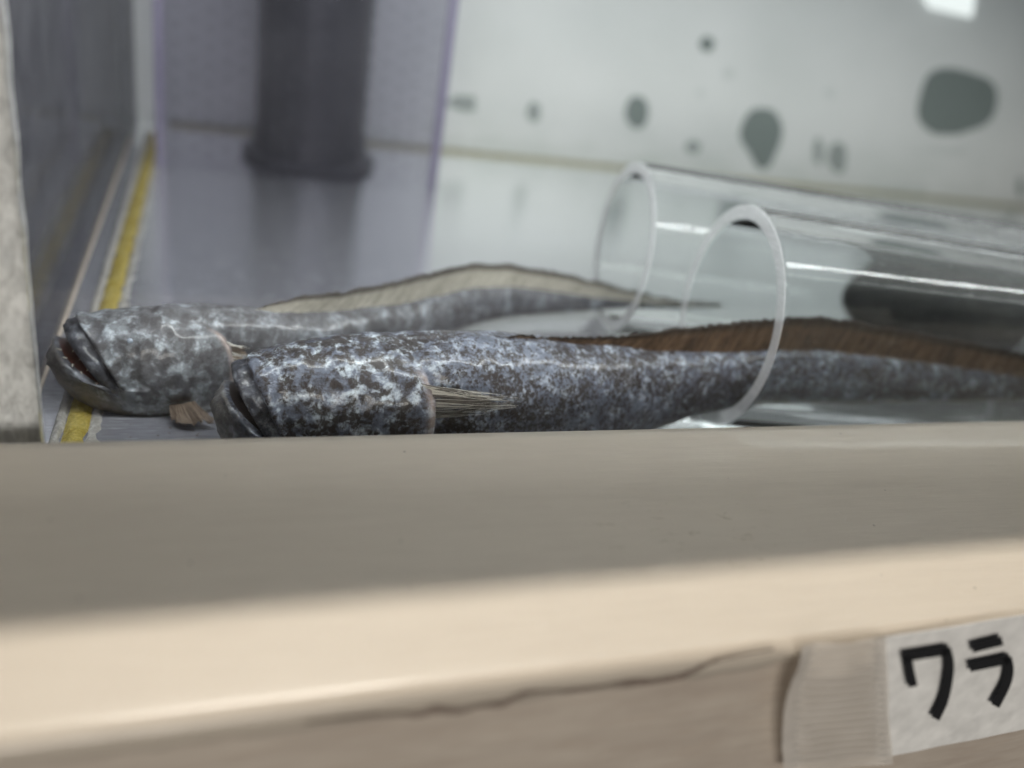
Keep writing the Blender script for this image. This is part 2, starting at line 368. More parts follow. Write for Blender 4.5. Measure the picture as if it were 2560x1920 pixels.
prof += [(YF + rb - rb * math.sin(a), -rb + rb * math.cos(a)) for a in np.linspace(0, math.pi / 2, 9)]
nb_ = len(prof)
prof += [(YF, -0.30), (YF, -0.46), (YF + 0.05, -0.47)]
def wob(x, k):
    dz = 0.012 * noise.noise(Vector((x * 0.35, 3.1, k * 0.05))) if 2 < k < nb_ else 0.0
    if k >= nb_ - 1:
        # the covering film ends in a wavy lower border that rises away towards the label
        q = {nb_ - 1: 0.1, nb_: 0.5}.get(k, 1.0)
        wave = 0.07 * noise.noise(Vector((x * 1.3, 0, 0))) + 0.07 * noise.noise(Vector((x * 3.1, 5, 0)))
        rise = 0.22 * sstep(1.5, 4.2, x)
        return (0.0, q * (wave + rise))
    return (0.0, dz)
v, f = loft_x(prof, xs, wob)
obj('covering_film', v, f, M['ledge'], ledge, smooth=True)
prof = [(YF + 0.05, -0.10), (YF + 0.05, -0.7), (YF + 0.04, -1.6), (YF + 0.05, -3.4), (YF + 0.06, -8.0), (-0.1, -8.0), (-0.1, -0.2)]
v, f = loft_x(prof, xs, lambda x, k: ((0.03 * noise.noise(Vector((x * 0.7, k, 2))) if 0 < k < 4 else 0) + (0.24 * (1 - sstep(3.0, 4.6, x)) * (1.0 if k < 2 else 0.75) if k < 5 else 0), 0))
obj('front_board', v, f, M['front'], ledge, smooth=False)

# dark wavy ribbon painted in for the shade of the gap under the film's edge
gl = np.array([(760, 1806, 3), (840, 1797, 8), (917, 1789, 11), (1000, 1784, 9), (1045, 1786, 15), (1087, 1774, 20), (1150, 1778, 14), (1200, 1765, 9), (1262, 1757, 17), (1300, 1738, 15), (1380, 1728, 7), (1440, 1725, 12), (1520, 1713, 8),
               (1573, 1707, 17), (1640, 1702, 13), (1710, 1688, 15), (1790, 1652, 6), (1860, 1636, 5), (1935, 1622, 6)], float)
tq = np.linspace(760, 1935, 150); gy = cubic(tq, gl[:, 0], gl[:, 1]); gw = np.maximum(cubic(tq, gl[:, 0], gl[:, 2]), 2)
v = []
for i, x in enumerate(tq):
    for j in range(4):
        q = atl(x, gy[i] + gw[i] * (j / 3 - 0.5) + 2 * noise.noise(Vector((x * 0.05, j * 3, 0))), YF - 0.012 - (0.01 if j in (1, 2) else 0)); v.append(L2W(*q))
obj('gap_shade_line', v, grid_faces(len(tq), 4), plain('brown_gap_shade', (0.20, 0.155, 0.125), 0.7), ledge)

# name label stuck on the front board
def lab(px, py, off=0.0): return atl(px, py, YF - 0.05 - off)
pl = lab(2080, 1740)
name_label = tag(empty('name_label', L2W(*pl)), 'white paper label with black katakana taped to the front of the cream ledge', 'label')
quad = [lab(2196, 1599), lab(2560, 1540), lab(2560, 1826), lab(2190, 1900)]
ex = 3.4
def lerp2(q, a, b): return q[0] * (1 - a) * (1 - b) + q[1] * a * (1 - b) + q[2] * a * b + q[3] * (1 - a) * b
nu, nv = 26, 14
v = []
for side in (0, 1):
    for i in range(nu):
        for j in range(nv):
            p = lerp2(quad, ex * i / (nu - 1), j / (nv - 1))
            e = 0.02 * noise.noise(Vector((p[0] * 1.3, p[2] * 1.6, 1))) - (0.0 if side else 0.02)
            v.append(L2W(p[0], p[1] - e, p[2]) if not side else L2W(p[0], p[1] - e - 0.02 + 0.05, p[2]))
f = grid_faces(nu, nv) + [tuple(reversed(q)) for q in grid_faces(nu, nv, off=nu * nv)]
rimv = [i * nv for i in range(nu)] + [(nu - 1) * nv + j for j in range(1, nv)] + [i * nv + nv - 1 for i in range(nu - 2, -1, -1)] + [j for j in range(nv - 2, 0, -1)]
for a, b in zip(rimv, rimv[1:] + rimv[:1]): f.append((a, b, b + nu * nv, a + nu * nv))
obj('paper', v, f, M['paper'], name_label)
def stroke(name, pts, wpx):
    """a printed stroke: a thin raised ribbon along pixel points of the label"""
    P = [np.array(p, float) for p in pts]
    t = np.linspace(0, 1, len(P)); tt = np.linspace(0, 1, 6 * len(P))
    return cubic(tt, t, np.array(P)) if len(P) > 2 else np.array([P[0] * (1 - k) + P[1] * k for k in np.linspace(0, 1, 5)])
def character(strokes, wpx=23):
    v, f = [], []
    for pts, round_ in strokes:
        c = stroke('', pts, wpx) if round_ else np.array(pts, float)
        o0 = len(v)
        for i in range(len(c)):
            a = c[max(0, i - 1)]; b = c[min(len(c) - 1, i + 1)]; d = (b - a) / np.linalg.norm(b - a); n_ = np.array([-d[1], d[0]]) * wpx / 2
            for off in (0.075, 0.10):
                for s_ in (-1, 1):
                    q = c[i] + n_ * s_; p = lab(q[0], q[1], off); v.append(L2W(*p))
        for i in range(len(c) - 1):
            a = o0 + 4 * i; b = a + 4
            f += [(a + 2, a + 3, b + 3, b + 2), (a, b, b + 1, a + 1), (a, a + 2, b + 2, b), (a + 1, b + 1, b + 3, a + 3)]
        f += [(o0, o0 + 1, o0 + 3, o0 + 2)]; e = o0 + 4 * (len(c) - 1); f += [(e, e + 2, e + 3, e + 1)]
    return v, f
wa = [([(2258, 1644), (2371, 1626)], False), ([(2268, 1640), (2275, 1680), (2283, 1717)], False),
      ([(2366, 1620), (2374, 1660), (2370, 1705), (2358, 1755), (2338, 1797)], True)]
ra = [([(2430, 1621), (2506, 1602)], False), ([(2424, 1669), (2524, 1648)], False),
      ([(2518, 1643), (2523, 1675), (2515, 1712), (2488, 1765)], True)]
for st in (wa, ra):
    v, f = character(st, 23); obj('character', v, f, M['ink'], name_label)
# ribbed clear tape holding the label's left end
v = []; nu, nv = 24, 150
cor = [lab(1985, 1602), lab(2205, 1583), lab(2222, 1897), lab(1950, 1925)]
for i in range(nu):
    for j in range(nv):
        a, b = i / (nu - 1), j / (nv - 1)
        p = lerp2(cor, a, b)
        left = (1 - a) ** 2 * math.sin(b * math.pi) * 0.16 - 0.18 * (1 - a) * sstep(0.5, 0.15, b) * 0.6
        rib = 0.05 * math.sin(b * 2 * math.pi * 18 + 0.6 * math.sin(a * 3)) * sstep(0.08, 0.2, a) * sstep(1.0, 0.75, a)
        cr2 = 0.10 * (1 - a) ** 3 * abs(noise.noise(Vector((a * 6, b * 4, 3)))) + 0.05 * noise.noise(Vector((a * 3, b * 2.5, 9)))
        v.append(L2W(p[0] - left * 0.9, p[1] - 0.10 - rib - cr2, p[2]))
obj('clear_tape', v, grid_faces(nu, nv), M['tape'], name_label, smooth=True)

# ------------------------------------------------------------------ tank
tank = tag(empty('acrylic_tank', (5, 18, FZ)), 'clear acrylic tank with yellowed glue seams and a spotted white back panel', 'tank')
WX = -10.76; BY = 38.0
v, f = box(-11.7, 75, 0.95, 39.2, FZ - 1.0, FZ); obj('floor_panel', v, f, M['floor'], tank)
v, f = box(WX - 0.9, WX, 1.0, BY, FZ, 14.0); obj('side_wall', v, f, M['wall'], tank)
# sawn front edge of the side wall, uneven like a cut acrylic sheet
v = []; nz, nx = 90, 10
for i in range(nz):
    z = FZ + (14 - FZ) * i / (nz - 1)
    for j in range(nx):
        x = -11.7 + 2.07 * j / (nx - 1)
        k = noise.noise(Vector((x * 1.6, z * 1.1, 0))) * 0.10 + noise.noise(Vector((x * 4, z * 3, 4))) * 0.05
        v.append((x + (0.03 * noise.noise(Vector((z * 1.2, 7, 0))) if j == nx - 1 else 0), 0.62 + k * (0 if j == nx - 1 else 1), z))
n0 = len(v)
v += [(x, 0.98, z) for (x, y, z) in v[:n0]]
f = grid_faces(nz, nx) + [tuple(reversed(q)) for q in grid_faces(nz, nx, off=n0)]
f += [(i * nx + nx - 1, (i + 1) * nx + nx - 1, (i + 1) * nx + nx - 1 + n0, i * nx + nx - 1 + n0) for i in range(nz - 1)]
obj('sawn_edge', v, f, M['sawn'], tank, smooth=True)
pv, pf = box(-30, 30, 0.06, 0.15, -2.5, 12.95)
_c, _s = math.cos(0.0175), math.sin(0.0175)
obj('front_pane', [(p[0] * _c - p[1] * _s, p[0] * _s + p[1] * _c, p[2]) for p in pv], pf, M['pane'], tank)
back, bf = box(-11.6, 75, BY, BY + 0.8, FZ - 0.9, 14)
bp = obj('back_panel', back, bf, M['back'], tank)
v, f = box(-16.5, 74, -0.3, 37.0, 13.0, 14.2); shade_lid = obj('shade_lid', [L2W(*p) for p in v], f, M['shade_lid'], tank)  # unseen cover added so its front edge shades the back of the ledge
v, f = box(-16.5, 74, -0.3, 0.0, 10.9, 12.99); obj('added_spill_guard', [L2W(*p) for p in v], f, M['shade_lid'], shade_lid)  # unseen strip added to keep tank lamp spill off the ledge

def seam(name, x0, x1, y0, y1, h, m, along='y', n=160, amp=0.12, freq=1.6):
    v = []; k = 7
    for i in range(n):
        t = i / (n - 1)
        for j in range(k):
            s_ = j / (k - 1)
            hh = h * math.sin(math.pi * min(1, max(0, s_))) ** 0.6
            if along == 'y':
                y = y0 + (y1 - y0) * t; wv = amp * noise.noise(Vector((y * freq, j * 0.15, 3)))
                edge = 1 if j == k - 1 else (0.4 if j == 0 else 0.6)
                v.append((x0 + (x1 - x0) * s_ + wv * edge, y, FZ + 0.004 + hh * (1 + 0.5 * noise.noise(Vector((y * 2.5, j, 1))))))
            else:
                x = x0 + (x1 - x0) * t; wv = amp * noise.noise(Vector((x * freq, j * 0.15, 8)))
                v.append((x, y0 + (y1 - y0) * s_ + wv * 0.5, FZ + 0.004 + hh * (1 + 0.4 * noise.noise(Vector((x * 2, j, 1))))))
    return obj(name, v, grid_faces(n, k), m, tank, smooth=True)
seam('glue_seam', -9.86, -9.33, 0.8, BY - 3, 0.10, M['glue'])
seam('glue_seam', -10.12, -9.88, 0.8, BY - 3, 0.10, M['glue_pale'], amp=0.06)
seam('glue_seam', -9.32, -9.08, 0.8, BY - 3, 0.03, M['glue_pale'], amp=0.16, freq=3.0)
seam('glue_seam', -9.0, 74, BY - 1.1, BY - 0.05, 0.18, M['glue_dull'], along='x')
v, f = box(WX + 0.01, WX + 0.10, 1.2, 34, FZ - 0.2, FZ + 0.05)
obj('floor_edge', v, f, M['tan'], tank)

# spots on the back panel
def spot(cx_, cy_, a, b, c, tail=0.0, irr=0.1, seed=0, flat=0.0):
    v, n = [], 40
    for k in range(n):
        th = 2 * math.pi * k / n
        r = 1 + irr * noise.noise(Vector((math.cos(th) * 1.3, math.sin(th) * 1.3, seed * 3.7)))
        px, py = cx_ + a * r * math.cos(th), cy_ + b * r * math.sin(th)
        if tail and math.sin(th) > 0.80: py += tail * (math.sin(th) - 0.80) / 0.20
        if flat: py = min(py, cy_ + b * flat)
        v.append(at(px, py, BY - 0.03))
    v += [p + np.array([0, 0.04, 0]) for p in v]
    fs = [tuple(range(n))] + [(k, (k + 1) % n, (k + 1) % n + n, k + n) for k in range(n)]
    return obj('spot', v, fs, M[c], bp)
M['spot_dark'] = mat_spot('grey_green_spot', (0.155, 0.185, 0.178)); M['spot_mid'] = mat_spot('mid_grey_spot', (0.24, 0.27, 0.262)); M['spot_faint'] = mat_spot('faint_grey_spot', (0.48, 0.51, 0.505))
for q in [(1768, 110, 19, 19, 'spot_dark'), (1822, 183, 16, 15, 'spot_faint'), (1752, 232, 12, 11, 'spot_faint'), (2075, 233, 15, 14, 'spot_faint'),
          (1160, 256, 42, 17, 'spot_mid', 0, 0.7), (1335, 280, 18, 25, 'spot_mid'), (1593, 280, 30, 40, 'spot_dark'), (1733, 368, 20, 16, 'spot_mid'),
          (1906, 330, 54, 60, 'spot_dark', 30, 0.15), (2046, 378, 12, 34, 'spot_mid'), (2095, 392, 25, 36, 'spot_mid', 0, 0.3), (2392, 258, 98, 92, 'spot_dark', 0, 0.22, 2, 0.86),
          (2552, 468, 10, 26, 'spot_mid'), (2270, 470, 70, 12, 'spot_faint', 0, 0.8), (2365, 376, 75, 9, 'spot_faint', 0, 0.5)]:
    spot(*(list(q) + [0.0, 0.1, 0, 0.0][len(q) - 5:])) if len(q) < 9 else spot(*q)
# glowing streak painted in for a lamp's reflection, high on the back panel
c4 = [at(2290, -40, BY - 0.3), at(2440, -20, BY - 0.3), at(2432, 44, BY - 0.3), at(2330, 22, BY - 0.3)]
v = c4 + [p + np.array([0, 0.25, 0]) for p in c4]
tag(obj('glare_streak', v, [(0, 1, 2, 3), (7, 6, 5, 4), (0, 4, 5, 1), (1, 5, 6, 2), (2, 6, 7, 3), (3, 7, 4, 0)], M['lit']),
    'small bright white lamp reflection, added as a glowing streak high on the spotted back panel', 'glare')

# ------------------------------------------------------------------ pipe and purple sheet
def lathe(prof, cx_, cy_, n=48):
    v = []
    for (r, z) in prof:
        for k in range(n): th = 2 * math.pi * k / n; v.append((cx_ + r * math.cos(th), cy_ + r * math.sin(th), z))
    return v, grid_faces(len(prof), n, wrap=True)
pb = (-1.75, 32.6)
pipe = tag(empty('stand_pipe', (pb[0], pb[1], FZ)), 'black plastic stand pipe on a round foot behind the purple sheet', 'pipe')
v, f = lathe([(2.85, FZ + 0.9), (2.85, 14)], *pb); obj('pipe_body', v, f, M['pipe'], pipe, smooth=True)
v, f = lathe([(3.0, FZ + 0.01), (3.45, FZ + 0.02), (3.5, FZ + 0.25), (3.35, FZ + 0.45), (3.0, FZ + 0.6), (2.95, FZ + 1.6), (2.84, FZ + 1.65)], *pb)
obj('foot', v, f, M['pipe'], pipe, smooth=False)
SY = 28.4
sl, sr = at(400, 300, SY)[0], at(1100, 300, SY)[0]
sheet = tag(empty('purple_sheet', ((sl + sr) / 2, SY, FZ)), 'translucent purple dimpled plastic sheet standing in front of the black pipe', 'sheet')
v, f = box(sl, sr, SY, SY + 0.12, FZ + 0.02, 13.5); obj('sheet_body', v, f, M['sheet'], sheet)
for x in (sl, sr):
    v, f = box(x - 0.22, x + 0.22, SY - 0.05, SY + 0.17, FZ + 0.02, 13.5); obj('edge_strip', v, f, M['sheet_edge'], sheet)
v, f = [], []
for i in range(17):
    for j in range(17):
        x = sl + 0.7 + (sr - sl - 1.4) * i / 16; z = FZ + 0.8 + 0.82 * j + (0.3 if i % 2 else 0)
        if z > 13.2: continue
        o0 = len(v)
        for (r, d) in ((0.085, 0.0), (0.07, 0.035), (0.03, 0.05)):
            for k in range(8): a = k * math.pi / 4; v.append((x + r * math.cos(a), SY - 0.002 - d, z + r * math.sin(a)))
        f += grid_faces(3, 8, wrap=True, off=o0) + [tuple(o0 + 16 + k for k in range(8))]
tag(obj('dimples', v, f, M['sheet_dimple'], sheet, smooth=True), kind='stuff')

# ------------------------------------------------------------------ acrylic tubes
TYAW, TPIT = math.radians(-6.2), math.radians(1.9)
TAX = np.array([math.cos(TYAW) * math.cos(TPIT), math.sin(TYAW) * math.cos(TPIT), -math.sin(TPIT)])
TCR = np.array([-math.sin(TYAW), math.cos(TYAW), 0]); TUP = np.cross(TAX, TCR)
def tube(x, y, r, wall, length, label):
    base = np.array([x, y, FZ]); c0 = np.array([x, y, FZ + r + 0.02])
    t = tag(empty('acrylic_tube', base), label, 'tube', 'clear acrylic tubes lying side by side on the tank floor')
    n = 96; ts = [0, 0.02] + list(np.linspace(0.4, length - 0.02, 12)) + [length]
    v = []
    for rr_list in ((r, 0), (r - wall, 1)):
        rr, inner = rr_list
        for i, l in enumerate(ts):
            rad = rr
            if i in (0, len(ts) - 1): rad = rr + (0.02 if inner else -0.02)
            for k in range(n):
                th = 2 * math.pi * k / n
                v.append(c0 + TAX * l + rad * (math.cos(th) * TCR + math.sin(th) * TUP))
    m_ = len(ts)
    f = [tuple(reversed(q)) for q in grid_faces(m_, n, wrap=True)] + grid_faces(m_, n, wrap=True, off=m_ * n)
    for e in (0, m_ - 1):
        for k in range(n):
            a, b = e * n + k, e * n + (k + 1) % n
            q = (a, b, b + m_ * n, a + m_ * n)
            f.append(q if e == 0 else tuple(reversed(q)))
    tw = obj('tube_wall', v, f, M['glass'], t, smooth=True); tw.data.set_sharp_from_angle(angle=math.radians(30))
    v = []
    for (rad, l) in ((r - 0.02, -0.03), (r - 0.05, -0.05), (r - wall + 0.05, -0.05), (r - wall + 0.02, -0.03)):
        for k in range(n):
            th = 2 * math.pi * k / n; v.append(c0 + TAX * l + rad * (math.cos(th) * TCR + math.sin(th) * TUP))
    obj('cut_rim', v, grid_faces(4, n, wrap=True), M['rim'], t, smooth=False)
    v2 = [p + TAX * (length + 0.08) for p in v]
    obj('cut_rim', v2, grid_faces(4, n, wrap=True), M['rim'], t, smooth=False)
    return t, c0
T1, c1 = tube(8.27, 5.42, 3.33, 0.46, 14.5, 'clear acrylic tube nearest the front, holding the brown-finned fish')
T2, c2 = tube(7.60, 12.0, 3.06, 0.44, 16.0, 'clear acrylic tube behind the front one, farther from the ledge')

# air bubbles clinging inside the front tube
def sphere(c, r, n=12, m=8):
    v = [c + r * np.array([math.sin(math.pi * i / m) * math.cos(2 * math.pi * j / n), math.sin(math.pi * i / m) * math.sin(2 * math.pi * j / n), math.cos(math.pi * i / m)]) for i in range(m + 1) for j in range(n)]
    return v, grid_faces(m + 1, n, wrap=True)
def tube_hit(px, py, c0, r):
    d = ray(px, py); o = CAM - c0
    dp = d - TAX * (d @ TAX); op = o - TAX * (o @ TAX)
    A, B, C_ = dp @ dp, 2 * dp @ op, op @ op - r * r
    D = B * B - 4 * A * C_
    return CAM + d * ((-B - math.sqrt(max(D, 0))) / (2 * A))
for (px, py, r) in [(2268, 628, 0.055), (2352, 625, 0.045), (2446, 633, 0.05), (2458, 636, 0.055), (2498, 642, 0.04), (2535, 652, 0.035), (2205, 657, 0.035), (2222, 657, 0.035), (2242, 658, 0.035), (2384, 668, 0.035)]:
    p = tube_hit(px, py, c1, 3.33) - 0.02
    v, f = sphere(p + np.array([0, -0.0, 0]), r)
    tag(obj('air_bubble', v, f, M['bubble'], None, smooth=True), 'tiny air bubble clinging to the upper side of the front tube', 'bubble', 'air bubbles on the front tube')

# ------------------------------------------------------------------ fish
def tube_line(pts, rad, n=5):
    pts = np.asarray(pts); v = []
    for i in range(len(pts)):
        t_ = _n(pts[min(i + 1, len(pts) - 1)] - pts[max(i - 1, 0)])
        a = _n(np.cross(t_, [0.1, 0.2, 1])); b = np.cross(t_, a); r = rad[i]
        for k in range(n): th = 2 * math.pi * k / n; v.append(pts[i] + r * (math.cos(th) * a + math.sin(th) * b))
    return v, grid_faces(len(pts), n, wrap=True)
def fish(name, label, st, head, skin, finpts=None, finmat=None, gill=None, seed=0, nseg=72, step=0.09):
    """st: rows (pixel x, back y, belly y, depth, width / height) from the neck to the tail."""
    st = np.array(st, float)
    T = np.array([at(a, b, d) for a, b, c, d, w_ in st]); B = np.array([at(a, c, d) for a, b, c, d, w_ in st])
    Cn = (T + B) / 2; H = np.linalg.norm(T - B, axis=1) / 2; W = H * st[:, 4]
    s = np.concatenate([[0], np.cumsum(np.linalg.norm(np.diff(Cn, axis=0), axis=1))])
    ns = int(s[-1] / step); ss = np.linspace(0, s[-1], ns)
    Cc = cubic(ss, s, Cn); Hh = np.maximum(cubic(ss, s, H), 0.02); Ww = np.maximum(cubic(ss, s, W), 0.02)
    tan = np.gradient(Cc, ss, axis=0); tan /= np.linalg.norm(tan, axis=1)[:, None]
    rows, kinds = [], []
    th = 2 * np.pi * np.arange(nseg) / nseg; ct, sn = np.cos(th), np.sin(th)
    pw = 0.92
    sect = np.stack([np.sign(ct) * np.abs(ct) ** pw, np.sign(sn) * np.abs(sn) ** pw], 1)
    psi = np.arctan2(sn, np.abs(ct))
    up0 = np.array([0, 0, 1.0])
    body, bs = [], []
    for i in range(ns):
        u_ = _n(up0 - tan[i] * (tan[i] @ up0)); sd = np.cross(tan[i], u_)
        body.append(Cc[i] + Ww[i] * sect[:, :1] * sd + Hh[i] * sect[:, 1:] * u_)
        bs.append(ss[i])
    body = np.array(body)
    u0 = _n(up0 - tan[0] * (tan[0] @ up0)); s0 = np.cross(tan[0], u0); f0 = -tan[0]
    fm = []
    if head is not None:
        # head: every line of longitude runs as a Bezier from the neck ring to the lip ring
        Cmid = at(*head['corner'], head['Y']); Up = at(*head['upper'], head['Y']); Lo = at(*head['lower'], head['Y'])
        wm = head['w']
        lip = []
        for k in range(nseg):
            q = abs(sn[k]) ** (0.75 if sn[k] >= 0 else 0.6)
            lip.append(Cmid + s0 * wm * (np.sign(ct[k]) * abs(ct[k]) ** 0.8) + ((Up if sn[k] >= 0 else Lo) - Cmid) * q)
        lip = np.array(lip); neck = body[0]
        nh = head.get('rows', 46)
        hd = []
        for r in range(nh):
            t_ = 1 - r / nh                                           # 1 = lip ... just above 0 = neck
            row = []
            for k in range(nseg):
                P0, P3 = neck[k], lip[k]
                d = np.linalg.norm(P3 - P0)
                topw, botw, sidew = max(sn[k], 0), max(-sn[k], 0), abs(ct[k])
                Tn = _n(f0 * (head['tf'][0] * topw + head['tf'][1] * botw + 0.8 * sidew) + u0 * (head['tu'][0] * topw + head['tu'][1] * botw) - s0 * 0.35 * ct[k])
                P1 = P0 + f0 * d * (0.36 + 0.06 * botw); P2 = P3 - Tn * d * (0.34 + head.get('chin', 0.0) * botw)
                row.append((1-t_)**3*P0 + 3*(1-t_)**2*t_*P1 + 3*(1-t_)*t_**2*P2 + t_**3*P3)
            hd.append(row)
        hd = np.array(hd)
        # lip fold above the upper jaw: groove, then a swollen band down to the lip
        cen = hd.mean(axis=1)
        for r in range(nh):
            t_ = 1 - r / nh
            for k in range(nseg):
                out = _n(hd[r, k] - (cen[r] * 0.5 + Cn[0] * 0.5))
                a_ = sstep(-0.25, 0.15, sn[k])
                g1 = head['g']
                amp = -0.13 * math.exp(-((t_ - g1) / 0.022) ** 2) + 0.07 * math.exp(-((t_ - g1 + 0.05) / 0.05) ** 2) + 0.045 * sstep(g1 + 0.02, g1 + 0.08, t_) * sstep(1.0, 0.95, t_)
                low = (0.10 * math.exp(-((t_ - 0.93) / 0.06) ** 2)) * (1 - a_)
                kn = head.get('knob', 0) * math.exp(-((t_ - g1 + 0.015) / 0.03) ** 2) * max(0, sn[k]) ** 8
                hd[r, k] = hd[r, k] + out * (amp * a_ + low + kn)
        nm = _n(np.cross(Up - Cmid, s0)); nm = nm if nm @ f0 > 0 else -nm
        nm = _n(nm + 0.5 * u0 * 0)
        inward = _n(tan[0] * 0.9 - u0 * 0.25)
        cav = []
        lc = lip.mean(axis=0)
        for dpt, sc in ((1.35, 0.05), (1.25, 0.45), (0.95, 0.66), (0.6, 0.8), (0.3, 0.88), (0.12, 0.93), (0.04, 0.965)):
            cav.append(lc + (lip - lc) * sc + inward * dpt * head.get('cav', 1.0))
        allr = np.concatenate([np.array(cav), hd, body])
        ncav = len(cav)
    else:
        # plain rounded end
        hd = []
        for r in range(14):
            a_ = math.pi / 2 * (1 - r / 14)
            hd.append(Cc[0] + (body[0] - Cc[0]) * max(math.cos(a_), 0.02) + f0 * Hh[0] * 2.1 * math.sin(a_))
        allr = np.concatenate([np.array(hd), body]); ncav, nh = 0, 14; hd = np.array(hd)
    nr = len(allr)
    ccent = allr.mean(axis=1)
    # distance along: negative in the head
    along = np.zeros(nr); along[ncav + nh:] = ss
    for r in range(ncav + nh - 1, -1, -1):
        along[r] = along[r + 1] - (np.linalg.norm(ccent[r] - ccent[r + 1]) if r >= ncav else 0.0)
    belly = np.zeros((nr, nseg)); lipm = np.zeros((nr, nseg)); gm = np.zeros((nr, nseg)); hm = np.zeros((nr, nseg))
    for r in range(nr):
        for k in range(nseg):
            out = allr[r, k] - ccent[r]; L = np.linalg.norm(out); out = out / max(L, 1e-6)
            p = allr[r, k]; d = 0.0
            if r >= ncav:
                q = Vector(p) * 1.0 + Vector((seed * 9.1, 0, 0))
                if head is not None and r < ncav + nh:
                    tl_ = 1 - (r - ncav) / nh
                    d += sstep(0.55, 0.9, tl_) * (0.085 * noise.noise(q * 3.1) + 0.06 * noise.noise(q * 7.0)) + 0.035 * noise.noise(Vector((p[0] * 5, p[1] * 2, p[2] * 2)))
                d += min(1, L) * (0.055 * noise.noise(q * 0.9) + 0.035 * noise.noise(q * 2.3) + 0.016 * noise.noise(q * 5.5))
                belly[r, k] = sstep(-0.55, -0.98, sn[k])
                hm[r, k] = sstep(2.0, -0.5, along[r])
                if head is not None and r < ncav + nh:
                    t_ = 1 - (r - ncav) / nh
                    a_ = sstep(-0.3, 0.1, sn[k])
                    lipm[r, k] = a_ * sstep(head['g'] - 0.03, head['g'] + 0.01, t_) + (1 - a_) * sstep(head.get('jl', 0.74), 0.90, t_) * 0.8
            elif head is not None: lipm[r, k] = 0.6
            if gill is not None and r >= ncav:
                ge = gill['a'] - gill['k'] * (psi[k] - gill['p']) ** 2
                w_ = sstep(gill['hi'], gill['hi'] - 0.35, psi[k])
                x = along[r] - ge
                d += w_ * gill['amp'] * (math.exp(-(x / 0.9) ** 2) if x < 0 else 0) * (1.0)
                d -= w_ * gill['amp'] * 1.1 * (math.exp(-((x - 0.12) / 0.5) ** 2) if x >= 0 else 0)
                gm[r, k] = w_ * math.exp(-((x + 0.10) / gill.get('band', 0.10)) ** 2)
            allr[r, k] = p + out * d
    V = allr.reshape(-1, 3); F = [tuple(reversed(q)) for q in grid_faces(nr, nseg, wrap=True)]
    fm = []
    for i in range(nr - 1): fm += [(2 if i < 2 else 1) if i < ncav - 2 else 0] * nseg
    F.append(tuple(range(nseg))); fm.append(2 if ncav else 0)
    F.append(tuple(reversed([(nr - 1) * nseg + k for k in range(nseg)]))); fm.append(0)
    base = np.array([Cn[:, 0].mean(), Cn[:, 1].mean(), FZ])
    root = tag(empty(name, base), label, 'fish', 'eel-like fish lying in the tank')
    obj('body', V, F, [skin, M['gullet' if head and head.get('dark') else 'mouth'], M['gullet']], root, fmat=fm, smooth=True,
        attrs=dict(belly=belly.ravel(), lip=lipm.ravel(), gill=gm.ravel(), head=hm.ravel()))
    if head is not None and head.get('teeth'):
        # teeth: short curved cones along both lips
        tv, tf = [], []
        n_, m_ = 7, 5
        for i in range(m_):
            a_ = i / (m_ - 1)
            for k in range(n_): r_ = 0.055 * (1 - a_) ** 0.8 + 0.004; tv.append((r_ * math.cos(2*math.pi*k/n_) + 0.03 * a_ * a_, r_ * math.sin(2*math.pi*k/n_), 0.26 * a_))
        tf = grid_faces(m_, n_, wrap=True) + [tuple((m_ - 1) * n_ + k for k in range(n_))]
        tme = bpy.data.meshes.new('tooth'); tme.from_pydata([tuple(np.array(q) * S) for q in tv], [], tf); tme.materials.append(M['tooth'])
        tme.polygons.foreach_set('use_smooth', [True] * len(tme.polygons))
        for side, ks in ((1, head['teeth'][0]), (-1, head['teeth'][1])):
            for dg in ks:
                k = int(round((dg % 360) / 360 * nseg)) % nseg
                p = allr[ncav - 2, k]; aim = (Lo if side > 0 else Up) * abs(sn[k]) + Cmid * (1 - abs(sn[k])) + s0 * wm * ct[k]
                d = _n(_n(aim - p) + _n(-f0 * 0.1 + nm * 0.3))
                o = bpy.data.objects.new('tooth', tme); col.objects.link(o); o.parent = root
                o.location = Vector((p - base) * S); o.rotation_euler = Vector(d).to_track_quat('Z', 'Y').to_euler()
                o.scale = [random.uniform(0.42, 0.62)] * 3
    if finpts is not None:
        # dorsal fin: a ray-corrugated ridge from the body's back to the fin margin
        fp = np.array(finpts, float); xb = fp[:, 0]
        n = int((xb[-1] - xb[0]) / 6); xq = np.linspace(xb[0], xb[-1], n)
        topy = cubic(xq, xb, fp[:, 1]); basey = cubic(xq, st[:, 0], st[:, 1]); Yq = cubic(xq, st[:, 0], st[:, 3])
        basey = np.maximum(basey, topy + 0.5)
        v, uv = [], []; m_ = 8
        for sd in (-1, 1):
            for i in range(n):
                jag = (random.random() - 0.5) * 4 + 1.2 * math.sin(i * 1.9) + 7 * noise.noise(Vector((i * 0.13, seed, 0))) + 4 * noise.noise(Vector((i * 0.5, seed, 2)))
                for j in range(m_):
                    b = j / (m_ - 1)
                    shift = -10 * (1 - b) if False else 0
                    py = basey[i] + 5 + (topy[i] + jag * (b ** 3) - basey[i] - 5) * b
                    thk = (0.11 * (1 - b) ** 1.3 + 0.022) * min(1.0, 0.25 + 0.02 * max(basey[i] - topy[i], 0) * 1.0)
                    rip = 0.014 * math.sin(i * 1.35 - b * 5.0) * (0.3 + b)
                    p = at(xq[i] + 16 * b * b, py, Yq[i])
                    wave = 0.10 * b * noise.noise(Vector((xq[i] * 0.008, 3, seed)))
                    v.append(p + np.array([0, sd * thk + rip + wave, 0])); uv.append((xq[i] / 40.0, b))
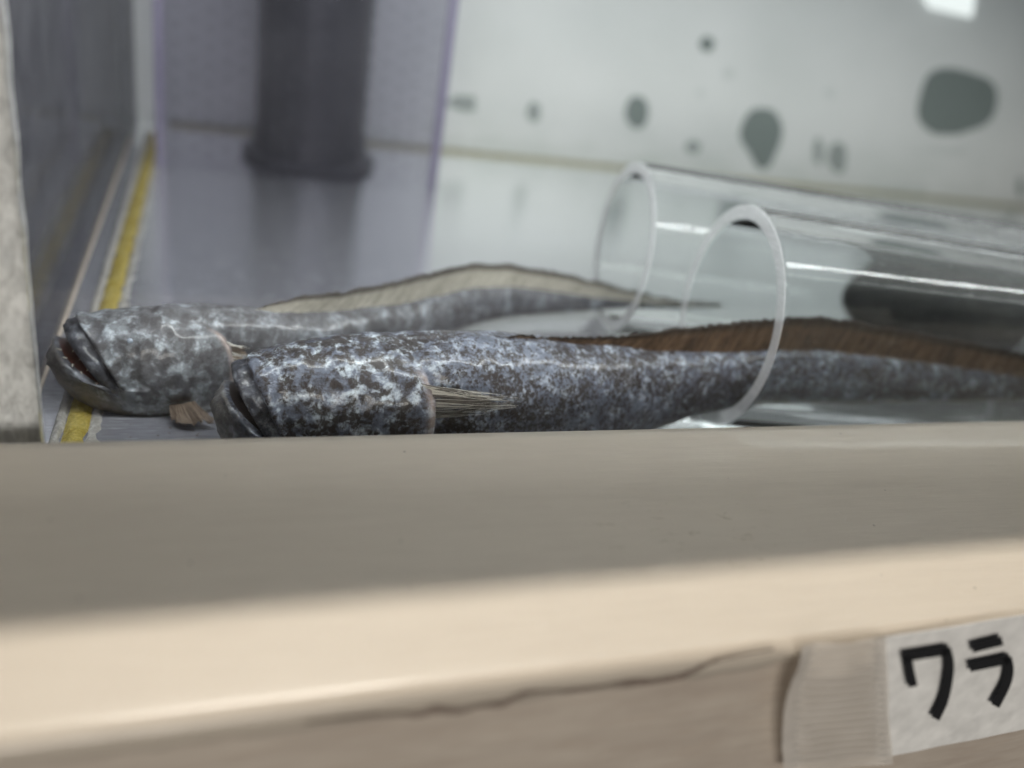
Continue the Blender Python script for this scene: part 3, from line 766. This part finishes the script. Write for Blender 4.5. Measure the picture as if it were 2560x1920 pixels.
        f = [tuple(reversed(q)) for q in grid_faces(n, m_)] + grid_faces(n, m_, off=n * m_)
        for i in range(n - 1):
            a, b = i * m_ + m_ - 1, (i + 1) * m_ + m_ - 1
            f.append((a, b, b + n * m_, a + n * m_))
        obj('dorsal_fin', v, f, finmat, root, smooth=True, uv=uv)
    info = dict(root=root, Cc=Cc, ss=ss, Ww=Ww, Hh=Hh, seed=seed)
    return info

def ray_fin(name, root, b0, b1, tips, n, memlen, mats, curve=0.15, rad=0.016, seed=1, bow=-0.12, lv=0.4):
    """a fan of soft rays with membrane between them; b0..b1 is the base line, tips run (point) for each fraction"""
    rnd = random.Random(seed); v, f, fm, uv = [], [], [], []
    tipx = np.array([t for t, p in tips]); tipp = np.array([p for t, p in tips])
    mem = []
    for i in range(n):
        t_ = i / (n - 1); a = b0 * (1 - t_) + b1 * t_
        tip = cubic(np.array([t_]), tipx, tipp)[0] + np.array([rnd.uniform(-.55, .12) * lv, rnd.uniform(-.05, .03), rnd.uniform(-.09, .09)])
        mid = (a + tip) / 2 + np.array([0, bow, curve * (0.5 - t_)]) + np.array([0, rnd.uniform(-.02, .02), rnd.uniform(-.03, .03)])
        q = np.linspace(0, 1, 12)[:, None]
        pts = (1 - q) ** 2 * a + 2 * q * (1 - q) * mid + q ** 2 * tip
        pts = pts + np.array([[0, 0, 0.02 * math.sin(k * 0.9 + i * 1.7) * k / 11] for k in range(12)])
        rr = [rad * (1.15 - 0.85 * k / 11) * rnd.uniform(0.8, 1.2) for k in range(12)]
        vv, ff = tube_line(pts, rr); o0 = len(v); v += list(vv); uv += [(t_ * 3, 0.3)] * len(vv)
        f += [tuple(o0 + x for x in q_) for q_ in ff]; fm += [1 if rnd.random() < 0.68 else 2] * len(ff)
        ml = int(memlen * 12 * rnd.uniform(0.92, 1.08)); mem.append((pts, min(12, ml)))
    for i in range(n - 1):
        L = min(mem[i][1], mem[i + 1][1]); o0 = len(v)
        for k in range(L):
            v += [mem[i][0][k] + np.array([0, 0.012, 0]), mem[i + 1][0][k] + np.array([0, 0.012, 0])]
            uv += [(i / (n - 1) * 3, k / 12), ((i + 1) / (n - 1) * 3, k / 12)]
        for k in range(L - 1): f.append((o0 + 2*k, o0 + 2*k + 1, o0 + 2*k + 3, o0 + 2*k + 2)); fm.append(0)
    return obj(name, v, f, mats, root, fmat=fm, smooth=True, uv=uv)

# the speckled fish in front, its tail inside the front tube
F1 = [(1000, 848, 1150, 3.30, 0.86), (1080, 844, 1148, 3.35, 0.84), (1180, 842, 1142, 3.45, 0.82), (1280, 846, 1132, 3.58, 0.80), (1400, 858, 1118, 3.78, 0.78),
      (1504, 866, 1102, 4.00, 0.76), (1600, 875, 1070, 4.2, 0.74), (1690, 879, 1042, 4.35, 0.72), (1790, 880, 1022, 4.45, 0.68), (1900, 874, 1008, 4.52, 0.64), (1960, 872, 1002, 4.52, 0.62),
      (2134, 886, 1000, 4.48, 0.58), (2308, 907, 1000, 4.40, 0.52), (2481, 931, 998, 4.30, 0.46), (2560, 942, 996, 4.25, 0.42), (2760, 962, 994, 4.1, 0.38), (2960, 974, 988, 3.95, 0.32)]
FIN1 = [(1225, 841), (1300, 842), (1400, 843), (1504, 841), (1641, 827), (1779, 811), (1874, 801), (2038, 794), (2177, 812), (2308, 838), (2438, 862), (2560, 890), (2760, 935), (2950, 968)]
a = fish('eel_goby', 'speckled blue-grey and brown eel-like fish in front, tail inside the clear tube', F1,
         dict(corner=(662, 1055), upper=(578, 926), lower=(558, 972), Y=3.05, w=0.98, tf=(0.95, -0.5), tu=(-0.75, 0.95), g=0.91, knob=0.06, chin=0.14, teeth=None, cav=1.0, dark=True, jl=0.45),
         M['skin_a'], FIN1, M['fin_a'], gill=dict(a=0.50, k=0.75, p=0.25, hi=1.0, amp=0.15, band=0.11), seed=1)
def flank(px, py, Y): return at(px, py, Y)
ray_fin('pectoral_fin', a['root'], flank(1050, 958, 2.0), flank(1056, 1044, 2.02),
        [(0.0, flank(1215, 985, 1.72)), (0.25, flank(1285, 996, 1.74)), (0.5, flank(1292, 1006, 1.78)), (0.75, flank(1270, 1018, 1.8)), (1.0, flank(1195, 1036, 1.86))],
        58, 0.82, [M['membrane'], M['ray_pale'], M['ray_dark']], curve=0.10, rad=0.0095, seed=4, bow=-0.10, lv=1.0)

# the greyer fish behind, tail passing behind the rear tube
F2 = [(440, 767, 1022, 6.15, 0.84), (500, 766, 1004, 6.3, 0.84), (550, 766, 985, 6.45, 0.82), (620, 772, 955, 6.65, 0.80), (700, 778, 940, 6.9, 0.78), (784, 778, 920, 7.3, 0.76),
      (880, 772, 898, 7.9, 0.74), (965, 763, 880, 8.6, 0.72), (1092, 736, 842, 9.8, 0.68), (1183, 717, 810, 10.8, 0.66), (1229, 715, 800, 11.15, 0.64), (1320, 720, 788, 11.7, 0.6),
      (1458, 736, 778, 12.1, 0.55), (1595, 750, 770, 12.25, 0.48), (1700, 757, 769, 12.2, 0.4), (1800, 763, 768, 12.1, 0.4)]
FIN2 = [(632, 771), (700, 750), (760, 738), (840, 728), (922, 716), (1010, 694), (1085, 674), (1206, 660), (1320, 671), (1458, 699), (1595, 735), (1724, 754), (1800, 763)]
b = fish('eel_goby', 'grey mottled eel-like fish with open toothed mouth, lying behind the speckled one', F2,
         dict(corner=(258, 938), upper=(160, 828), lower=(133, 862), Y=6.05, w=1.12, tf=(0.95, -0.35), tu=(-0.70, 0.95), g=0.83, knob=0.16, chin=0.14, teeth=((12, 28, 44, 62, 80, 100), (-12, -28, -45, -62, -80)), cav=1.0),
         M['skin_b'], FIN2, M['fin_b'], gill=dict(a=1.25, k=0.62, p=0.1, hi=1.0, amp=0.17, band=0.07), seed=2)
ray_fin('pectoral_fin', b['root'], flank(560, 852, 5.45), flank(548, 908, 5.4),
        [(0.0, flank(618, 868, 5.5)), (0.5, flank(628, 890, 5.5)), (1.0, flank(600, 925, 5.4))], 18, 0.9, [M['pelvic'], M['ray_pale'], M['ray_dark']], curve=0.03, rad=0.016, seed=6)
ray_fin('pelvic_fin', b['root'], flank(425, 1012, 5.0), flank(485, 1004, 5.0),
        [(0.0, flank(440, 1048, 4.5)), (0.4, flank(482, 1064, 4.3)), (1.0, flank(550, 1050, 4.4))], 18, 1.0, [M['pelvic'], M['pelvic'], M['pelvic']], curve=0.02, rad=0.018, seed=9)
v, f = sphere(at(325, 852, 4.80), 0.07); obj('eye', v, f, M['eye'], b['root'], smooth=True)

# the dark fish in the rear tube
F3 = [(2275, 680, 830, 11.2, 0.85), (2340, 678, 842, 11.1, 0.85), (2420, 682, 858, 11.0, 0.85), (2560, 694, 874, 10.9, 0.85), (2760, 720, 896, 10.7, 0.85), (3000, 748, 915, 10.5, 0.8), (3400, 795, 935, 10.1, 0.7)]
fish('eel_goby', 'blackish blunt-headed fish lying inside the rear clear tube', F3, None, M['skin_c'], None, None, None, seed=3)

# ------------------------------------------------------------------ grit on the tank floor
rnd = random.Random(21); v, f = [], []
for i in range(150):
    if i < 34: px, py = rnd.uniform(240, 760), rnd.uniform(1050, 1112)
    else: px, py = rnd.uniform(450, 1500), rnd.uniform(480, 1000)
    p = atz(px, py, FZ); rr = rnd.uniform(0.006, 0.03)
    if p[0] < -9 or p[1] < 1.2: continue
    o0 = len(v)
    for (k, z) in ((1.0, 0.004), (0.7, 0.6)):
        for j in range(5): a_ = 2 * math.pi * j / 5 + i; q = rr * k * rnd.uniform(0.6, 1.3); v.append(p + np.array([q * math.cos(a_) * 1.6, q * math.sin(a_), rr * z]))
    f += grid_faces(2, 5, wrap=True, off=o0) + [tuple(o0 + 5 + j for j in range(5))]
tag(obj('grit', v, f, plain('dark_grit', (0.10, 0.085, 0.07), 0.7)), 'fine dark grit scattered over the tank floor', 'grit', kind='stuff')
